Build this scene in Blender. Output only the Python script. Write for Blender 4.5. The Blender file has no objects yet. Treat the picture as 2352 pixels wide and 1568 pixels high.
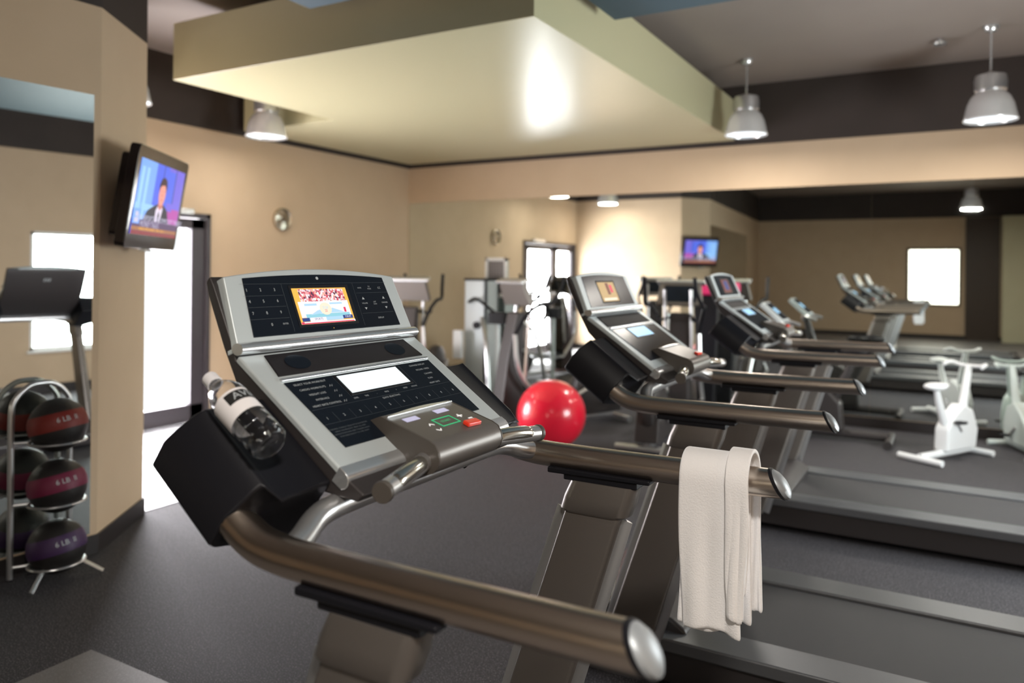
import bpy, bmesh, math, random
from mathutils import Vector, Matrix, Euler
random.seed(4)
PI=math.pi
scn=bpy.context.scene
COL=scn.collection
V=Vector
# ------------------------------------------------------------------ materials
MATS={}
def mat(name,col=(.5,.5,.5),rough=.5,metal=0,spec=.5,coat=0,coatr=.1,emit=None,es=1,noise=None,bump=None,trans=0,ior=1.45,sheen=0):
    if name in MATS: return MATS[name]
    m=bpy.data.materials.new(name); m.use_nodes=True
    nt=m.node_tree; b=nt.nodes['Principled BSDF']
    b.inputs['Base Color'].default_value=(*col,1)
    b.inputs['Roughness'].default_value=rough; b.inputs['Metallic'].default_value=metal
    b.inputs['Specular IOR Level'].default_value=spec
    b.inputs['Coat Weight'].default_value=coat; b.inputs['Coat Roughness'].default_value=coatr
    b.inputs['Transmission Weight'].default_value=trans; b.inputs['IOR'].default_value=ior
    b.inputs['Sheen Weight'].default_value=sheen
    if emit: b.inputs['Emission Color'].default_value=(*emit,1); b.inputs['Emission Strength'].default_value=es
    if noise or bump:
        tc=nt.nodes.new('ShaderNodeTexCoord')
    if noise:                                     # (scale, colour2, detail, lo, hi)
        n=nt.nodes.new('ShaderNodeTexNoise'); n.inputs['Scale'].default_value=noise[0]; n.inputs['Detail'].default_value=noise[2]
        r=nt.nodes.new('ShaderNodeValToRGB'); r.color_ramp.elements[0].position=noise[3]; r.color_ramp.elements[1].position=noise[4]
        r.color_ramp.elements[0].color=(*col,1); r.color_ramp.elements[1].color=(*noise[1],1)
        nt.links.new(tc.outputs['Object'],n.inputs['Vector']); nt.links.new(n.outputs['Fac'],r.inputs['Fac'])
        nt.links.new(r.outputs['Color'],b.inputs['Base Color'])
    if bump:                                      # (scale, strength)
        n=nt.nodes.new('ShaderNodeTexNoise'); n.inputs['Scale'].default_value=bump[0]; n.inputs['Detail'].default_value=4
        bp=nt.nodes.new('ShaderNodeBump'); bp.inputs['Strength'].default_value=bump[1]; bp.inputs['Distance'].default_value=.01
        nt.links.new(tc.outputs['Object'],n.inputs['Vector']); nt.links.new(n.outputs['Fac'],bp.inputs['Height'])
        nt.links.new(bp.outputs['Normal'],b.inputs['Normal'])
    MATS[name]=m; return m
def emi(name,col,s=1.0):
    if name in MATS: return MATS[name]
    return mat(name,(0.005,0.005,0.005),.35,emit=col,es=s,spec=.12)
# paint and room
mat('tan_paint',(.54,.405,.275),.75,noise=(3,(.57,.43,.295),3,.3,.7),bump=(180,.06))
mat('dark_brown_paint',(.035,.026,.022),.7,noise=(2,(.045,.033,.028),3,.3,.7))
mat('ceiling_paint',(.26,.22,.20),.6,noise=(1.5,(.28,.24,.215),2,.3,.7))
mat('olive_satin',(.52,.495,.315),.28,spec=.7,noise=(1.2,(.53,.50,.32),2,.3,.7))
mat('blue_panel',(.06,.10,.125),.6,bump=(60,.05))
mat('base_black',(.022,.018,.018),.45,bump=(40,.03))
mat('rubber_floor',(.040,.038,.043),.68,spec=.28,noise=(170,(.24,.23,.25),2,.54,.72),bump=(300,.35))
mat('vinyl_floor',(.16,.15,.15),.5,noise=(200,(.22,.21,.21),2,.5,.7))
mat('entry_tile',(.50,.50,.52),.35,spec=.6,noise=(4,(.54,.54,.56),3,.3,.7))
mat('mirror_glass',(.86,.91,.88),.012,metal=1)
mat('door_metal',(.045,.038,.045),.38,metal=.0,spec=.5,bump=(30,.02))
mat('door_brown',(.05,.032,.022),.5,bump=(30,.03))
mat('white_frame',(.75,.74,.72),.4,bump=(30,.02))
mat('bulb_white',(.8,.8,.78),.3,emit=(1,.98,.95),es=3)
# machines
mat('silver_paint',(.54,.59,.605),.38,metal=.25,bump=(300,.02))
mat('silver_bright',(.72,.74,.76),.24,metal=.8)
mat('tube_metal',(.56,.48,.41),.28,metal=1.0)
mat('cap_grey',(.30,.32,.34),.42,metal=.3)
mat('tube_silver',(.62,.62,.63),.28,metal=.85)
mat('bronze_plastic',(.070,.060,.052),.42,bump=(500,.04))
mat('pod_grey',(.15,.135,.125),.36,metal=.45,bump=(400,.03))
mat('dark_plastic',(.035,.030,.030),.42,bump=(400,.04))
mat('black_plastic',(.008,.008,.011),.42,spec=.3,bump=(300,.05))
mat('black_gloss',(.008,.011,.017),.22,spec=.16)
mat('speaker_mesh',(.007,.005,.007),.5,spec=.25,bump=(1500,.4))
mat('upright_grey',(.19,.17,.155),.36,metal=.6,bump=(300,.02))
mat('belt_black',(.030,.030,.034),.55,bump=(500,.15))
mat('foot_rail',(.15,.155,.165),.36,metal=.5,bump=(300,.1))
mat('pad_chrome',(.60,.60,.56),.16,metal=.95)
mat('white_plastic',(.78,.80,.82),.35,bump=(100,.01))
mat('pale_plastic',(.55,.62,.60),.4,bump=(100,.01))
mat('marking_grey',(.42,.45,.47),.5)
mat('marking_dim',(.10,.115,.13),.5)
mat('marking_white',(.85,.85,.85),.5,emit=(1,1,1),es=.25)
mat('red_button',(.85,.045,.02),.3,coat=.3)
emi('green_line',(.05,.55,.22),.8)
emi('lcd_white',(.86,.95,.97),1.1)
emi('lcd_blue',(.42,.72,.98),1.1)
emi('lilac_display',(.66,.62,.82),.75)
mat('red_ball',(.80,.012,.04),.28,coat=.5,noise=(3,(.72,.010,.035),2,.3,.7))
mat('magenta_pad',(.60,.02,.13),.5,bump=(60,.05))
mat('ball_black',(.012,.010,.010),.5,bump=(90,.2))
mat('ball_red',(.15,.010,.006),.5,bump=(90,.1))
mat('ball_magenta',(.13,.005,.034),.5,bump=(90,.1))
mat('ball_purple',(.038,.013,.062),.5,bump=(90,.1))
mat('towel_white',(.88,.86,.86),.95,sheen=.5,bump=(260,.22))
mat('label_white',(.78,.75,.76),.5)
mat('label_black',(.02,.02,.02),.4)
mat('cap_white',(.82,.80,.83),.45,bump=(50,.02))
mat('clock_rim',(.55,.50,.42),.25,metal=.9)
mat('clock_hand',(.03,.025,.02),.4)
mat('tv_black',(.018,.012,.012),.16,coat=.6)
mat('lamp_lens',(.6,.7,.75),.2,emit=(.80,.90,1.0),es=1.3)
# brushed clock face: light and dark wedges of a radially brushed disc
def clockface():
    m=mat('clock_brushed',(.45,.42,.36),.22,metal=1.0)
    nt=m.node_tree; b=nt.nodes['Principled BSDF']
    tg=nt.nodes.new('ShaderNodeTangent'); tg.direction_type='RADIAL'; tg.axis='X'
    b.inputs['Anisotropic'].default_value=.9; nt.links.new(tg.outputs['Tangent'],b.inputs['Tangent'])
clockface()
def glass(name,tint,fres=.08,dens=1.0):
    m=bpy.data.materials.new(name); m.use_nodes=True; nt=m.node_tree; nt.nodes.clear()
    o=nt.nodes.new('ShaderNodeOutputMaterial'); mx=nt.nodes.new('ShaderNodeMixShader'); t=nt.nodes.new('ShaderNodeBsdfTransparent')
    g=nt.nodes.new('ShaderNodeBsdfGlossy'); g.inputs['Roughness'].default_value=.02
    f=nt.nodes.new('ShaderNodeFresnel'); f.inputs['IOR'].default_value=1.5
    t.inputs['Color'].default_value=(*tint,1)
    gm=nt.nodes.new('ShaderNodeNewGeometry'); iv=nt.nodes.new('ShaderNodeMath'); iv.operation='SUBTRACT'; iv.inputs[0].default_value=1
    mu=nt.nodes.new('ShaderNodeMath'); mu.operation='MULTIPLY'
    nt.links.new(gm.outputs['Backfacing'],iv.inputs[1]); nt.links.new(iv.outputs[0],mu.inputs[1]); nt.links.new(f.outputs[0],mu.inputs[0])
    nt.links.new(mu.outputs[0],mx.inputs[0]); nt.links.new(t.outputs[0],mx.inputs[1]); nt.links.new(g.outputs[0],mx.inputs[2]); nt.links.new(mx.outputs[0],o.inputs[0])
    MATS[name]=m
glass('window_glass',(.97,.98,.98))
mat('bottle_plastic',(.97,.98,.99),.04,trans=1,ior=1.33)
mat('lamp_acrylic',(.80,.79,.78),.22,metal=.35,trans=.25,coat=.4)
def crowd():
    m=mat('crowd_picture',(.01,.01,.01),.3,spec=.3); nt=m.node_tree; b=nt.nodes['Principled BSDF']
    tc=nt.nodes.new('ShaderNodeTexCoord'); v=nt.nodes.new('ShaderNodeTexVoronoi'); v.inputs['Scale'].default_value=190
    r=nt.nodes.new('ShaderNodeValToRGB'); r.color_ramp.interpolation='CONSTANT'
    cs=[(0,(.9,.75,.78)),(.25,(.62,.10,.14)),(.45,(.85,.35,.36)),(.62,(.95,.9,.9)),(.75,(.12,.04,.08)),(.88,(.9,.5,.35))]
    e=r.color_ramp.elements
    e[0].position=0; e[0].color=(*cs[0][1],1); e[1].position=cs[1][0]; e[1].color=(*cs[1][1],1)
    for p,c in cs[2:]: x=e.new(p); x.color=(*c,1)
    sp=nt.nodes.new('ShaderNodeSeparateColor')
    nt.links.new(tc.outputs['Object'],v.inputs['Vector']); nt.links.new(v.outputs['Color'],sp.inputs[0]); nt.links.new(sp.outputs[0],r.inputs['Fac'])
    nt.links.new(r.outputs['Color'],b.inputs['Emission Color']); b.inputs['Emission Strength'].default_value=1.0
crowd()
for n,c,s in [('pic_orange',(.95,.50,.09),1),('pic_white',(.93,.88,.93),1),('pic_pale_blue',(.45,.68,.88),1),('pic_navy',(.04,.07,.25),1),
              ('pic_red',(.75,.05,.12),1),('pic_teal',(.30,.62,.72),1),('pic_cream',(.9,.80,.62),1),('pic_tan',(.62,.42,.19),.9),('pic_maroon',(.22,.07,.05),.9),
              ('tv_blue',(.10,.16,.80),1),('tv_light_blue',(.22,.42,.95),1),('tv_sky',(.35,.62,1.0),1),('tv_violet',(.20,.16,.72),1),('tv_dark_blue',(.05,.06,.35),1),
              ('tv_magenta',(.50,.09,.42),1),('tv_suit',(.045,.04,.055),1),('tv_skin',(.85,.34,.27),1),('tv_skin_dark',(.60,.22,.17),1),('tv_hair',(.06,.03,.03),1),('tv_shirt',(.80,.70,.85),1),
              ('tv_caption',(.62,.60,.78),1),('tv_bar',(.13,.08,.16),1),('tv_ticker',(.42,.20,.10),1),('tv_ticker_red',(.30,.07,.08),1)]:
    emi(n,c,s)
# ------------------------------------------------------------------ mesh building
def basis(n,u=None):
    n=V(n).normalized()
    if u is None: u=V((0,0,1)) if abs(n.z)<.9 else V((1,0,0))
    a=V(u).cross(n).normalized(); b=n.cross(a)
    return a,b,n
def spline(pts,k=6):
    P=[V(p) for p in pts]
    if len(P)<3: return P
    out=[]
    for i in range(len(P)-1):
        p0=P[i-1] if i else P[0]*2-P[1]; p1=P[i]; p2=P[i+1]; p3=P[i+2] if i+2<len(P) else P[-1]*2-P[-2]
        for j in range(k):
            t=j/k
            out.append(.5*((2*p1)+(-p0+p2)*t+(2*p0-5*p1+4*p2-p3)*t*t+(-p0+3*p1-3*p2+p3)*t**3))
    out.append(P[-1]); return out
TXT={}
def text_geo(s):
    if s in TXT: return TXT[s]
    cu=bpy.data.curves.new('t','FONT'); cu.body=s; cu.size=1; cu.align_x='CENTER'; cu.align_y='CENTER'; cu.resolution_u=2
    o=bpy.data.objects.new('t',cu); COL.objects.link(o)
    me=bpy.data.meshes.new_from_object(o)
    g=([v.co.copy() for v in me.vertices],[list(p.vertices) for p in me.polygons])
    bpy.data.objects.remove(o); bpy.data.curves.remove(cu); bpy.data.meshes.remove(me)
    TXT[s]=g; return g
class MB:
    def __init__(s,m=None): s.bm=bmesh.new(); s.m=[]; s.i=0; s.use(m) if m else None
    def use(s,m):
        if m not in s.m: s.m.append(m)
        s.i=s.m.index(m); return s
    def f(s,vs,smooth=False):
        try: f=s.bm.faces.new(vs)
        except ValueError: return
        f.material_index=s.i; f.smooth=smooth; return f
    def box(s,c,d,R=None):
        c=V(c); vs=[]
        for x in (-.5,.5):
            for y in (-.5,.5):
                for z in (-.5,.5):
                    p=V((x*d[0],y*d[1],z*d[2]))
                    if R is not None: p=R@p
                    vs.append(s.bm.verts.new(c+p))
        for q in ((0,1,3,2),(4,6,7,5),(0,4,5,1),(2,3,7,6),(0,2,6,4),(1,5,7,3)): s.f([vs[k] for k in q])
        return s
    def b2(s,a,b): a=V(a);b=V(b); return s.box((a+b)/2,[abs(b[k]-a[k]) for k in range(3)])
    def prism(s,pts,y0,y1,ax='Y',pts2=None):
        """profile in the plane across ax, run from y0 to y1 (pts2: other profile at y1)"""
        pts2=pts2 or pts
        g={'Y':lambda p,y:(p[0],y,p[1]),'X':lambda p,y:(y,p[0],p[1]),'Z':lambda p,y:(p[0],p[1],y)}[ax]
        A=[s.bm.verts.new(g(p,y0)) for p in pts]; B=[s.bm.verts.new(g(p,y1)) for p in pts2]; n=len(pts)
        s.f(A[::-1]); s.f(B)
        for i in range(n): s.f([A[i],A[(i+1)%n],B[(i+1)%n],B[i]])
        return s
    def tube(s,pts,r,seg=14,r2=None,cap=True,k=6,up=None,cut=None):
        P=spline(pts,k) if k>1 else [V(p) for p in pts]
        n=len(P); rr=(lambda i:r[0]+(r[1]-r[0])*i/(n-1)) if isinstance(r,(tuple,list)) else (lambda i:r)
        rb=r2
        t=(P[1]-P[0]).normalized(); a,b,_=basis(t,up); rings=[]
        for i in range(n):
            tt=(P[min(i+1,n-1)]-P[max(i-1,0)]).normalized()
            q=t.rotation_difference(tt); a=q@a; b=q@b; t=tt
            R=rr(i); R2=R if rb is None else rb*R/rr(0)
            ring=[]
            for j in range(seg):
                w=2*PI*j/seg; p=P[i]+a*math.cos(w)*R+b*math.sin(w)*R2
                if cut and i==n-1: p=p+t*(cut[0]*math.cos(w)+cut[1]*math.sin(w))
                ring.append(s.bm.verts.new(p))
            rings.append(ring)
        for i in range(n-1):
            for j in range(seg): s.f([rings[i][j],rings[i][(j+1)%seg],rings[i+1][(j+1)%seg],rings[i+1][j]],True)
        if cap: s.f(rings[0][::-1]); s.f(rings[-1])
        return s
    def lathe(s,prof,c,n=(0,0,1),seg=28,cap=True):
        """prof: (radius, height along n)"""
        a,b,n=basis(n); c=V(c); rings=[]
        for r,h in prof:
            if r<1e-6: rings.append([s.bm.verts.new(c+n*h)]); continue
            rings.append([s.bm.verts.new(c+n*h+a*math.cos(2*PI*j/seg)*r+b*math.sin(2*PI*j/seg)*r) for j in range(seg)])
        for i in range(len(rings)-1):
            A,B=rings[i],rings[i+1]
            for j in range(seg):
                k=(j+1)%seg
                if len(A)==1 and len(B)==1: continue
                if len(A)==1: s.f([A[0],B[k],B[j]],True)
                elif len(B)==1: s.f([A[j],A[k],B[0]],True)
                else: s.f([A[j],A[k],B[k],B[j]],True)
        if cap:
            if len(rings[0])>1: s.f(rings[0][::-1])
            if len(rings[-1])>1: s.f(rings[-1])
        return s
    def ball(s,c,r,seg=32,rings=20,sc=(1,1,1)):
        prof=[(r*math.sin(PI*i/rings),-r*math.cos(PI*i/rings)) for i in range(rings+1)]
        prof[0]=(0,-r); prof[-1]=(0,r)
        k=len(s.bm.verts); s.lathe(prof,(0,0,0),(0,0,1),seg,False); s.bm.verts.ensure_lookup_table()
        for v in s.bm.verts[k:]: v.co=V((v.co.x*sc[0]+c[0],v.co.y*sc[1]+c[1],v.co.z*sc[2]+c[2]))
        return s
    def slab(s,F,pts,t0,t1):
        """outline pts (s,t) on frame F, between offsets t0 and t1 along the normal"""
        o,a,b,n=F
        A=[s.bm.verts.new(o+a*p[0]+b*p[1]+n*t0) for p in pts]; B=[s.bm.verts.new(o+a*p[0]+b*p[1]+n*t1) for p in pts]; m=len(pts)
        s.f(A[::-1]); s.f(B)
        for i in range(m): s.f([A[i],A[(i+1)%m],B[(i+1)%m],B[i]])
        return s
    def rect(s,F,x0,y0,x1,y1,t0,t1): return s.slab(F,[(x0,y0),(x1,y0),(x1,y1),(x0,y1)],t0,t1)
    def flat(s,F,pts,t):
        o,a,b,n=F; s.f([s.bm.verts.new(o+a*p[0]+b*p[1]+n*t) for p in pts]); return s
    def frect(s,F,x0,y0,x1,y1,t): return s.flat(F,[(x0,y0),(x1,y0),(x1,y1),(x0,y1)],t)
    def disc(s,F,cx,cy,rx,ry,t,n=20): return s.flat(F,[(cx+rx*math.cos(2*PI*i/n),cy+ry*math.sin(2*PI*i/n)) for i in range(n)],t)
    def text(s,F,body,size,x,y,t,wx=1,fn=None):
        vs,ps=text_geo(body); o,a,b,n=F
        fn=fn or (lambda u,v:o+a*u+b*v+n*t)
        B=[s.bm.verts.new(fn(x+c.x*size*wx,y+c.y*size)) for c in vs]
        for p in ps: s.f([B[i] for i in p])
        return s
    def build(s,name,parent=None,bevel=0,seg=2,angle=35,label=None,loc=None,subd=0,recalc=True):
        if recalc: bmesh.ops.recalc_face_normals(s.bm,faces=s.bm.faces[:])
        me=bpy.data.meshes.new(name); s.bm.to_mesh(me); s.bm.free()
        for m in s.m: me.materials.append(MATS[m])
        for p in me.polygons: p.use_smooth=True
        try: me.set_sharp_from_angle(angle=math.radians(angle))
        except Exception: pass
        o=bpy.data.objects.new(name,me); COL.objects.link(o)
        if parent: o.parent=parent
        if loc: o.location=loc
        if label: o['label']=label
        if subd:
            d=o.modifiers.new('s','SUBSURF'); d.levels=subd; d.render_levels=subd
        if bevel:
            d=o.modifiers.new('b','BEVEL'); d.width=bevel; d.segments=seg; d.limit_method='ANGLE'; d.angle_limit=math.radians(35); d.harden_normals=True
        return o
def tag(o,label,cat,group=None):
    o['label']=label; o['category']=cat; o['kind']='thing'
    if group: o['group']=group
    return o
def root(name,label,cat,loc=(0,0,0),rz=0,group=None):
    o=bpy.data.objects.new(name,None); COL.objects.link(o); o.location=loc; o.rotation_euler=(0,0,rz); o.empty_display_size=.1
    return tag(o,label,cat,group)
def struct(o): o['kind']='structure'; return o
def copy_tree(o,parent=None):
    c=o.copy(); COL.objects.link(c)
    if parent: c.parent=parent
    for ch in list(o.children): copy_tree(ch,c)
    return c
def frame(o,a,b):
    a=V(a).normalized(); b=V(b); b=(b-a*b.dot(a)).normalized(); return (V(o),a,b,a.cross(b))

# ------------------------------------------------------------------ room
DX=-6.55      # wall with the glass door
MY=8.53       # mirror wall
PX=-4.0       # wall with the small mirror
P2A=V((-4.0,2.49,0)); P2B=V((-4.39,3.03,0))
WX=2.0; FY=-4.3; ZW=2.95; ZC=3.6; RY=3.03
struct(MB('rubber_floor').b2((DX-.1,FY-.1,-.1),(WX+.1,MY+.1,0)).build('floor'))
struct(MB('ceiling_paint').b2((DX-.1,FY-.1,ZC),(WX+.1,MY+.1,ZC+.1)).build('ceiling'))
def wall(name,segs,m='tan_paint',m2='dark_brown_paint'):
    mb=MB(m)
    for a,b in segs: mb.b2(a,b)
    return struct(mb.build(name))
DY0,DY1,DZ=3.10,5.23,2.09
wall('wall_left',[((DX-.15,DY1,0),(DX,MY,ZW)),((DX-.15,DY0,DZ),(DX,DY1,ZW)),((DX-.15,RY-.05,0),(DX,DY0,ZW))])
wall('wall_left_upper',[((DX-.15,RY-.05,ZW),(DX+.012,MY,ZC))],'dark_brown_paint')
wall('wall_back',[((DX,MY,0),(WX,MY+.15,ZW))])
wall('wall_back_upper',[((DX,MY-.012,ZW),(WX,MY+.15,ZC))],'dark_brown_paint')
# wall with window at the right and the far wall behind the camera
WW=[(4.22,5.9,.52,1.97)]
SD=math.tan(math.radians(4.5)); QX=PX-(2.49-FY)*SD
segs=[]; ys=[FY]+[v for w in sorted(WW) for v in w[:2]]+[MY]
for i in range(0,len(ys),2): segs.append(((WX,ys[i],0),(WX+.15,ys[i+1],ZW)))
for w in WW: segs+= [((WX,w[0],0),(WX+.15,w[1],w[2])),((WX,w[0],w[3]),(WX+.15,w[1],ZW))]
wall('wall_right',segs)
wall('wall_right_upper',[((WX-.012,FY,ZW),(WX+.15,MY,ZC))],'dark_brown_paint')
FW=(-.90,.16,.85,2.16)
wall('wall_front',[((QX,FY-.15,0),(FW[0],FY,ZW)),((FW[1],FY-.15,0),(WX,FY,ZW)),((FW[0],FY-.15,0),(FW[1],FY,FW[2])),((FW[0],FY-.15,FW[3]),(FW[1],FY,ZW))])
wall('wall_front_upper',[((QX,FY-.15,ZW),(WX,FY+.012,ZC))],'dark_brown_paint')
# solid block between the recess and the room (its face toward the room is slanted at the end)
blk=[(DX,RY),(P2B.x,P2B.y),(P2A.x,P2A.y),(QX,FY),(QX-.12,FY),(PX-.14,P2A.y-.1),(P2B.x-.08,RY-.12),(DX,RY-.12)]
struct(MB('tan_paint').prism(blk,0,ZW,'Z').build('wall_mirror_side'))
struct(MB('dark_brown_paint').prism(blk,ZW,ZC,'Z').build('wall_mirror_side_upper'))
struct(MB('vinyl_floor').b2((-3.0,FY,0),(WX,1.85,.003)).build('floor_near'))
struct(MB('entry_tile').b2((DX,RY,0),(-4.42,5.75,.004)).build('floor_entry'))
# baseboards
mb=MB('base_black'); nP=V((.811,.586,0)); e=.012
mb.prism([(QX,FY),(QX+e,FY),(PX+e,P2A.y+.004),(P2B.x+e*.8,P2B.y+e*.9),(P2B.x,P2B.y+.001),(P2A.x,P2A.y)],0,.105,'Z'); struct(mb.build('baseboard_mirror_side',bevel=.003))
struct(MB('base_black').b2((DX,DY1,0),(DX+e,MY,.105)).build('baseboard_left',bevel=.003))
struct(MB('base_black').b2((DX,MY-e,0),(WX,MY,.105)).build('baseboard_back',bevel=.003))
struct(MB('base_black').b2((WX-e,FY,0),(WX,MY,.105)).build('baseboard_right',bevel=.003))
struct(MB('base_black').b2((QX,FY,0),(WX,FY+e,.105)).build('baseboard_front',bevel=.003))
struct(MB('base_black').b2((DX,RY,0),(P2B.x,RY+e,.105)).build('baseboard_recess',bevel=.003))
# mirrors
mp=root('wall_mirror','long wall mirror of butted panes below the plain band behind the treadmills','mirror',(0,MY,.11))
x=DX+.01; k=0
for x2 in (-5.50,-3.9,-2.3,-.7,.7,WX-.02):
    MB('mirror_glass').b2((x,-.006,0),(x2-.0012,-.0005,2.36)).build('mirror_pane',mp); x=x2
mp=root('side_wall_mirror','side wall mirror beside the slanted corner, behind the medicine ball rack','mirror',(PX,P2A.y,.115))
mp.rotation_euler=(0,0,-math.radians(4.5))
y=-.04
for y2 in (-1.5,-3.1,-4.7):
    MB('mirror_glass').b2((.0005,y2+.004,0),(.006,y,2.355)).build('mirror_pane',mp); y=y2
# door
dr=struct(MB('door_metal').b2((DX-.10,DY0,0),(DX+.03,DY0+.07,DZ)).b2((DX-.10,DY1-.05,0),(DX+.03,DY1,DZ)).b2((DX-.10,DY0,DZ-.05),(DX+.03,DY1,DZ)).build('door_1',bevel=.004))
def leaf(y0,y1,nm):
    st=.15
    m=MB('door_metal')
    m.b2((DX-.06,y0,.015),(DX,y0+st*.55,DZ-.055)).b2((DX-.06,y1-st,.015),(DX,y1,DZ-.055)).b2((DX-.06,y0,.015),(DX,y1,.19)).b2((DX-.06,y0,DZ-.155),(DX,y1,DZ-.055))
    o=m.build('leaf',dr,bevel=.004)
    MB('window_glass').b2((DX-.035,y0+st*.55,.19),(DX-.03,y1-st,DZ-.155)).build('pane',o)
    return o
leaf(3.18,4.02,'a'); l2=leaf(4.03,5.175,'b')
MB('silver_bright').b2((DX+.0,3.26,1.03),(DX+.075,3.95,1.06)).build('push_bar',dr,bevel=.004)
MB('silver_bright').b2((DX+.03,4.55,DZ-.02),(DX+.10,4.98,DZ+.035)).build('closer_arm',dr,bevel=.006)
MB('silver_bright').b2((DX-.09,DY0+.07,0),(DX+.10,DY1-.05,.012)).build('threshold',dr)
# windows
for i,w in enumerate(WW):
    o=struct(MB('white_frame').b2((WX,w[0],w[2]),(WX+.09,w[0]+.04,w[3])).b2((WX,w[1]-.04,w[2]),(WX+.09,w[1],w[3])).b2((WX,w[0],w[2]),(WX+.09,w[1],w[2]+.04)).b2((WX,w[0],w[3]-.04),(WX+.09,w[1],w[3])).b2((WX-.03,w[0]-.03,w[2]-.03),(WX+.02,w[1]+.03,w[2])).build('window_%d'%(i+1),bevel=.003))
    MB('window_glass').b2((WX+.05,w[0]+.04,w[2]+.04),(WX+.055,w[1]-.04,w[3]-.04)).build('window_pane',o)
w=FW
o=struct(MB('door_brown').b2((w[0]-.05,FY-.02,w[2]-.05),(w[0],FY+.03,w[3]+.05)).b2((w[1],FY-.02,w[2]-.05),(w[1]+.05,FY+.03,w[3]+.05)).b2((w[0],FY-.02,w[2]-.05),(w[1],FY+.03,w[2])).b2((w[0],FY-.02,w[3]),(w[1],FY+.03,w[3]+.05)).build('window_3',bevel=.003))
MB('window_glass').b2((w[0],FY-.06,w[2]),(w[1],FY-.055,w[3])).build('window_pane',o)
mat('pale_paint',(.62,.60,.42),.7,noise=(3,(.65,.63,.45),3,.3,.7))
struct(MB('door_brown').b2((.30,FY+.001,0),(1.0,FY+.06,2.94)).build('wall_front_dark_panel',bevel=.005))
struct(MB('pale_paint').b2((1.04,FY+.001,0),(1.62,FY+.30,2.94)).build('wall_front_pier',bevel=.005))
# hanging soffit: L shaped box with a satin underside
ZB=2.985
L=[(-5.19,3.80),(-2.05,3.80),(-2.05,8.40),(-6.44,8.40),(-6.44,5.56),(-5.19,5.56)]
so=MB('olive_satin').prism(L,ZB,3.42,'Z').build('hanging_soffit',bevel=.004)
tag(so,'large olive L-shaped box soffit hanging under the ceiling, pale glossy underside','soffit')
for nm,a,b,lab in (('ceiling_panel',(-3.55,2.2,3.2),(-2.15,3.58,3.25),'blue grey ceiling panel in front of the dark side of the olive soffit'),
               ('ceiling_panel',(-1.93,2.4,3.2),(.9,4.69,3.25),'teal ceiling panel right of the bright side of the olive soffit')):
    tag(MB('blue_panel').b2(a,b).b2((a[0]+.1,a[1]+.1,3.25),(a[0]+.12,a[1]+.12,ZC)).b2((b[0]-.12,b[1]-.12,3.25),(b[0]-.1,b[1]-.1,ZC)).build(nm,bevel=.004),lab,'ceiling panel')

# ------------------------------------------------------------------ pendant lamps
def pendant(x,y,z,label,LAMP_W):
    r=root('pendant_lamp',label,'lamp',(x,y,z),0)
    MB('lamp_acrylic').lathe([(.196,.0),(.200,.008),(.196,.02),(.185,.07),(.172,.13),(.150,.185),(.118,.225),(.10,.24),(.094,.24),(.112,.22),(.143,.18),(.165,.125),(.178,.065),(.19,.012)],(0,0,0),seg=40,cap=False).build('lamp_shade',r)
    MB('tube_silver').lathe([(.105,.235),(.118,.25),(.120,.33),(.112,.37),(.06,.385),(.02,.40),(.0,.40)],(0,0,0),seg=32).build('ballast_housing',r)
    MB('lamp_lens').lathe([(0,.018),(.10,.012),(.186,.02),(.186,.028),(0,.03)],(0,0,0),seg=32,cap=False).build('lens',r)
    h=ZC-z
    MB('silver_bright').tube([(0,0,.39),(0,0,h-.03)],.008,8,k=1).build('stem',r)
    MB('silver_bright').lathe([(.0,h-.05),(.045,h-.045),(.06,h-.02),(.06,h-.001),(0,h)],(0,0,0)).build('canopy',r)
    la=bpy.data.lights.new('lamp_light','AREA'); la.shape='DISK'; la.size=.34; la.energy=LAMP_W; la.color=(1,.93,.84)
    lo=bpy.data.objects.new('lamp_light',la); COL.objects.link(lo); lo.parent=r; lo.location=(0,0,-.01)
LAMP_W=7
pendant(-5.83,5.31,2.83,'pendant lamp with ribbed bell shade above the wall clock',8)
pendant(-1.72,7.5,2.87,'blurred pendant lamp with bell shade at the right end of the soffit',30)
pendant(.27,7.40,2.82,'blurred pendant lamp with bell shade nearest the right edge of the picture',30)
pendant(-5.6,3.67,2.83,'pendant lamp seen only in the mirror, in front of the pale wall',12)
pendant(.33,-.07,2.83,'pendant lamp seen only in the mirror above the dark wall panel',66)
tag(MB('silver_bright').lathe([(.0,0),(.05,.0),(.055,.02),(.02,.03),(.02,.05),(0,.05)],(-.10,7.62,ZC-.05)).build('sprinkler_head'),'small pale sprinkler on the dark ceiling between the two blurred lamps','sprinkler')

# ------------------------------------------------------------------ clock
def clock():
    c=V((DX+.02,0,0))
    r=root('wall_clock','round brushed steel wall clock hanging right of the glass door','clock',(DX,6.19,2.10))
    MB('clock_rim').lathe([(.0,0),(.120,.0),(.128,.01),(.13,.03),(.126,.042),(.117,.045),(.112,.036),(.112,.02)],(0,0,0),(1,0,0),48,False).build('rim',r)
    MB('clock_brushed').lathe([(0,.024),(.02,.0238),(.06,.0222),(.112,.02)],(0,0,0),(1,0,0),64,False).build('clock_face',r)
    F=frame((.03,0,0),(0,1,0),(0,0,1))
    h=MB('clock_hand').slab(F,[(-.004,.004),(.056,-.024),(.058,-.030),(-.002,-.006)],0,.002).slab(F,[(.0,.006),(-.070,-.006),(-.070,-.010),(.002,-.004)],.003,.005).build('clock_hands',r)
clock()
MB_=MB('tan_paint')

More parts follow.
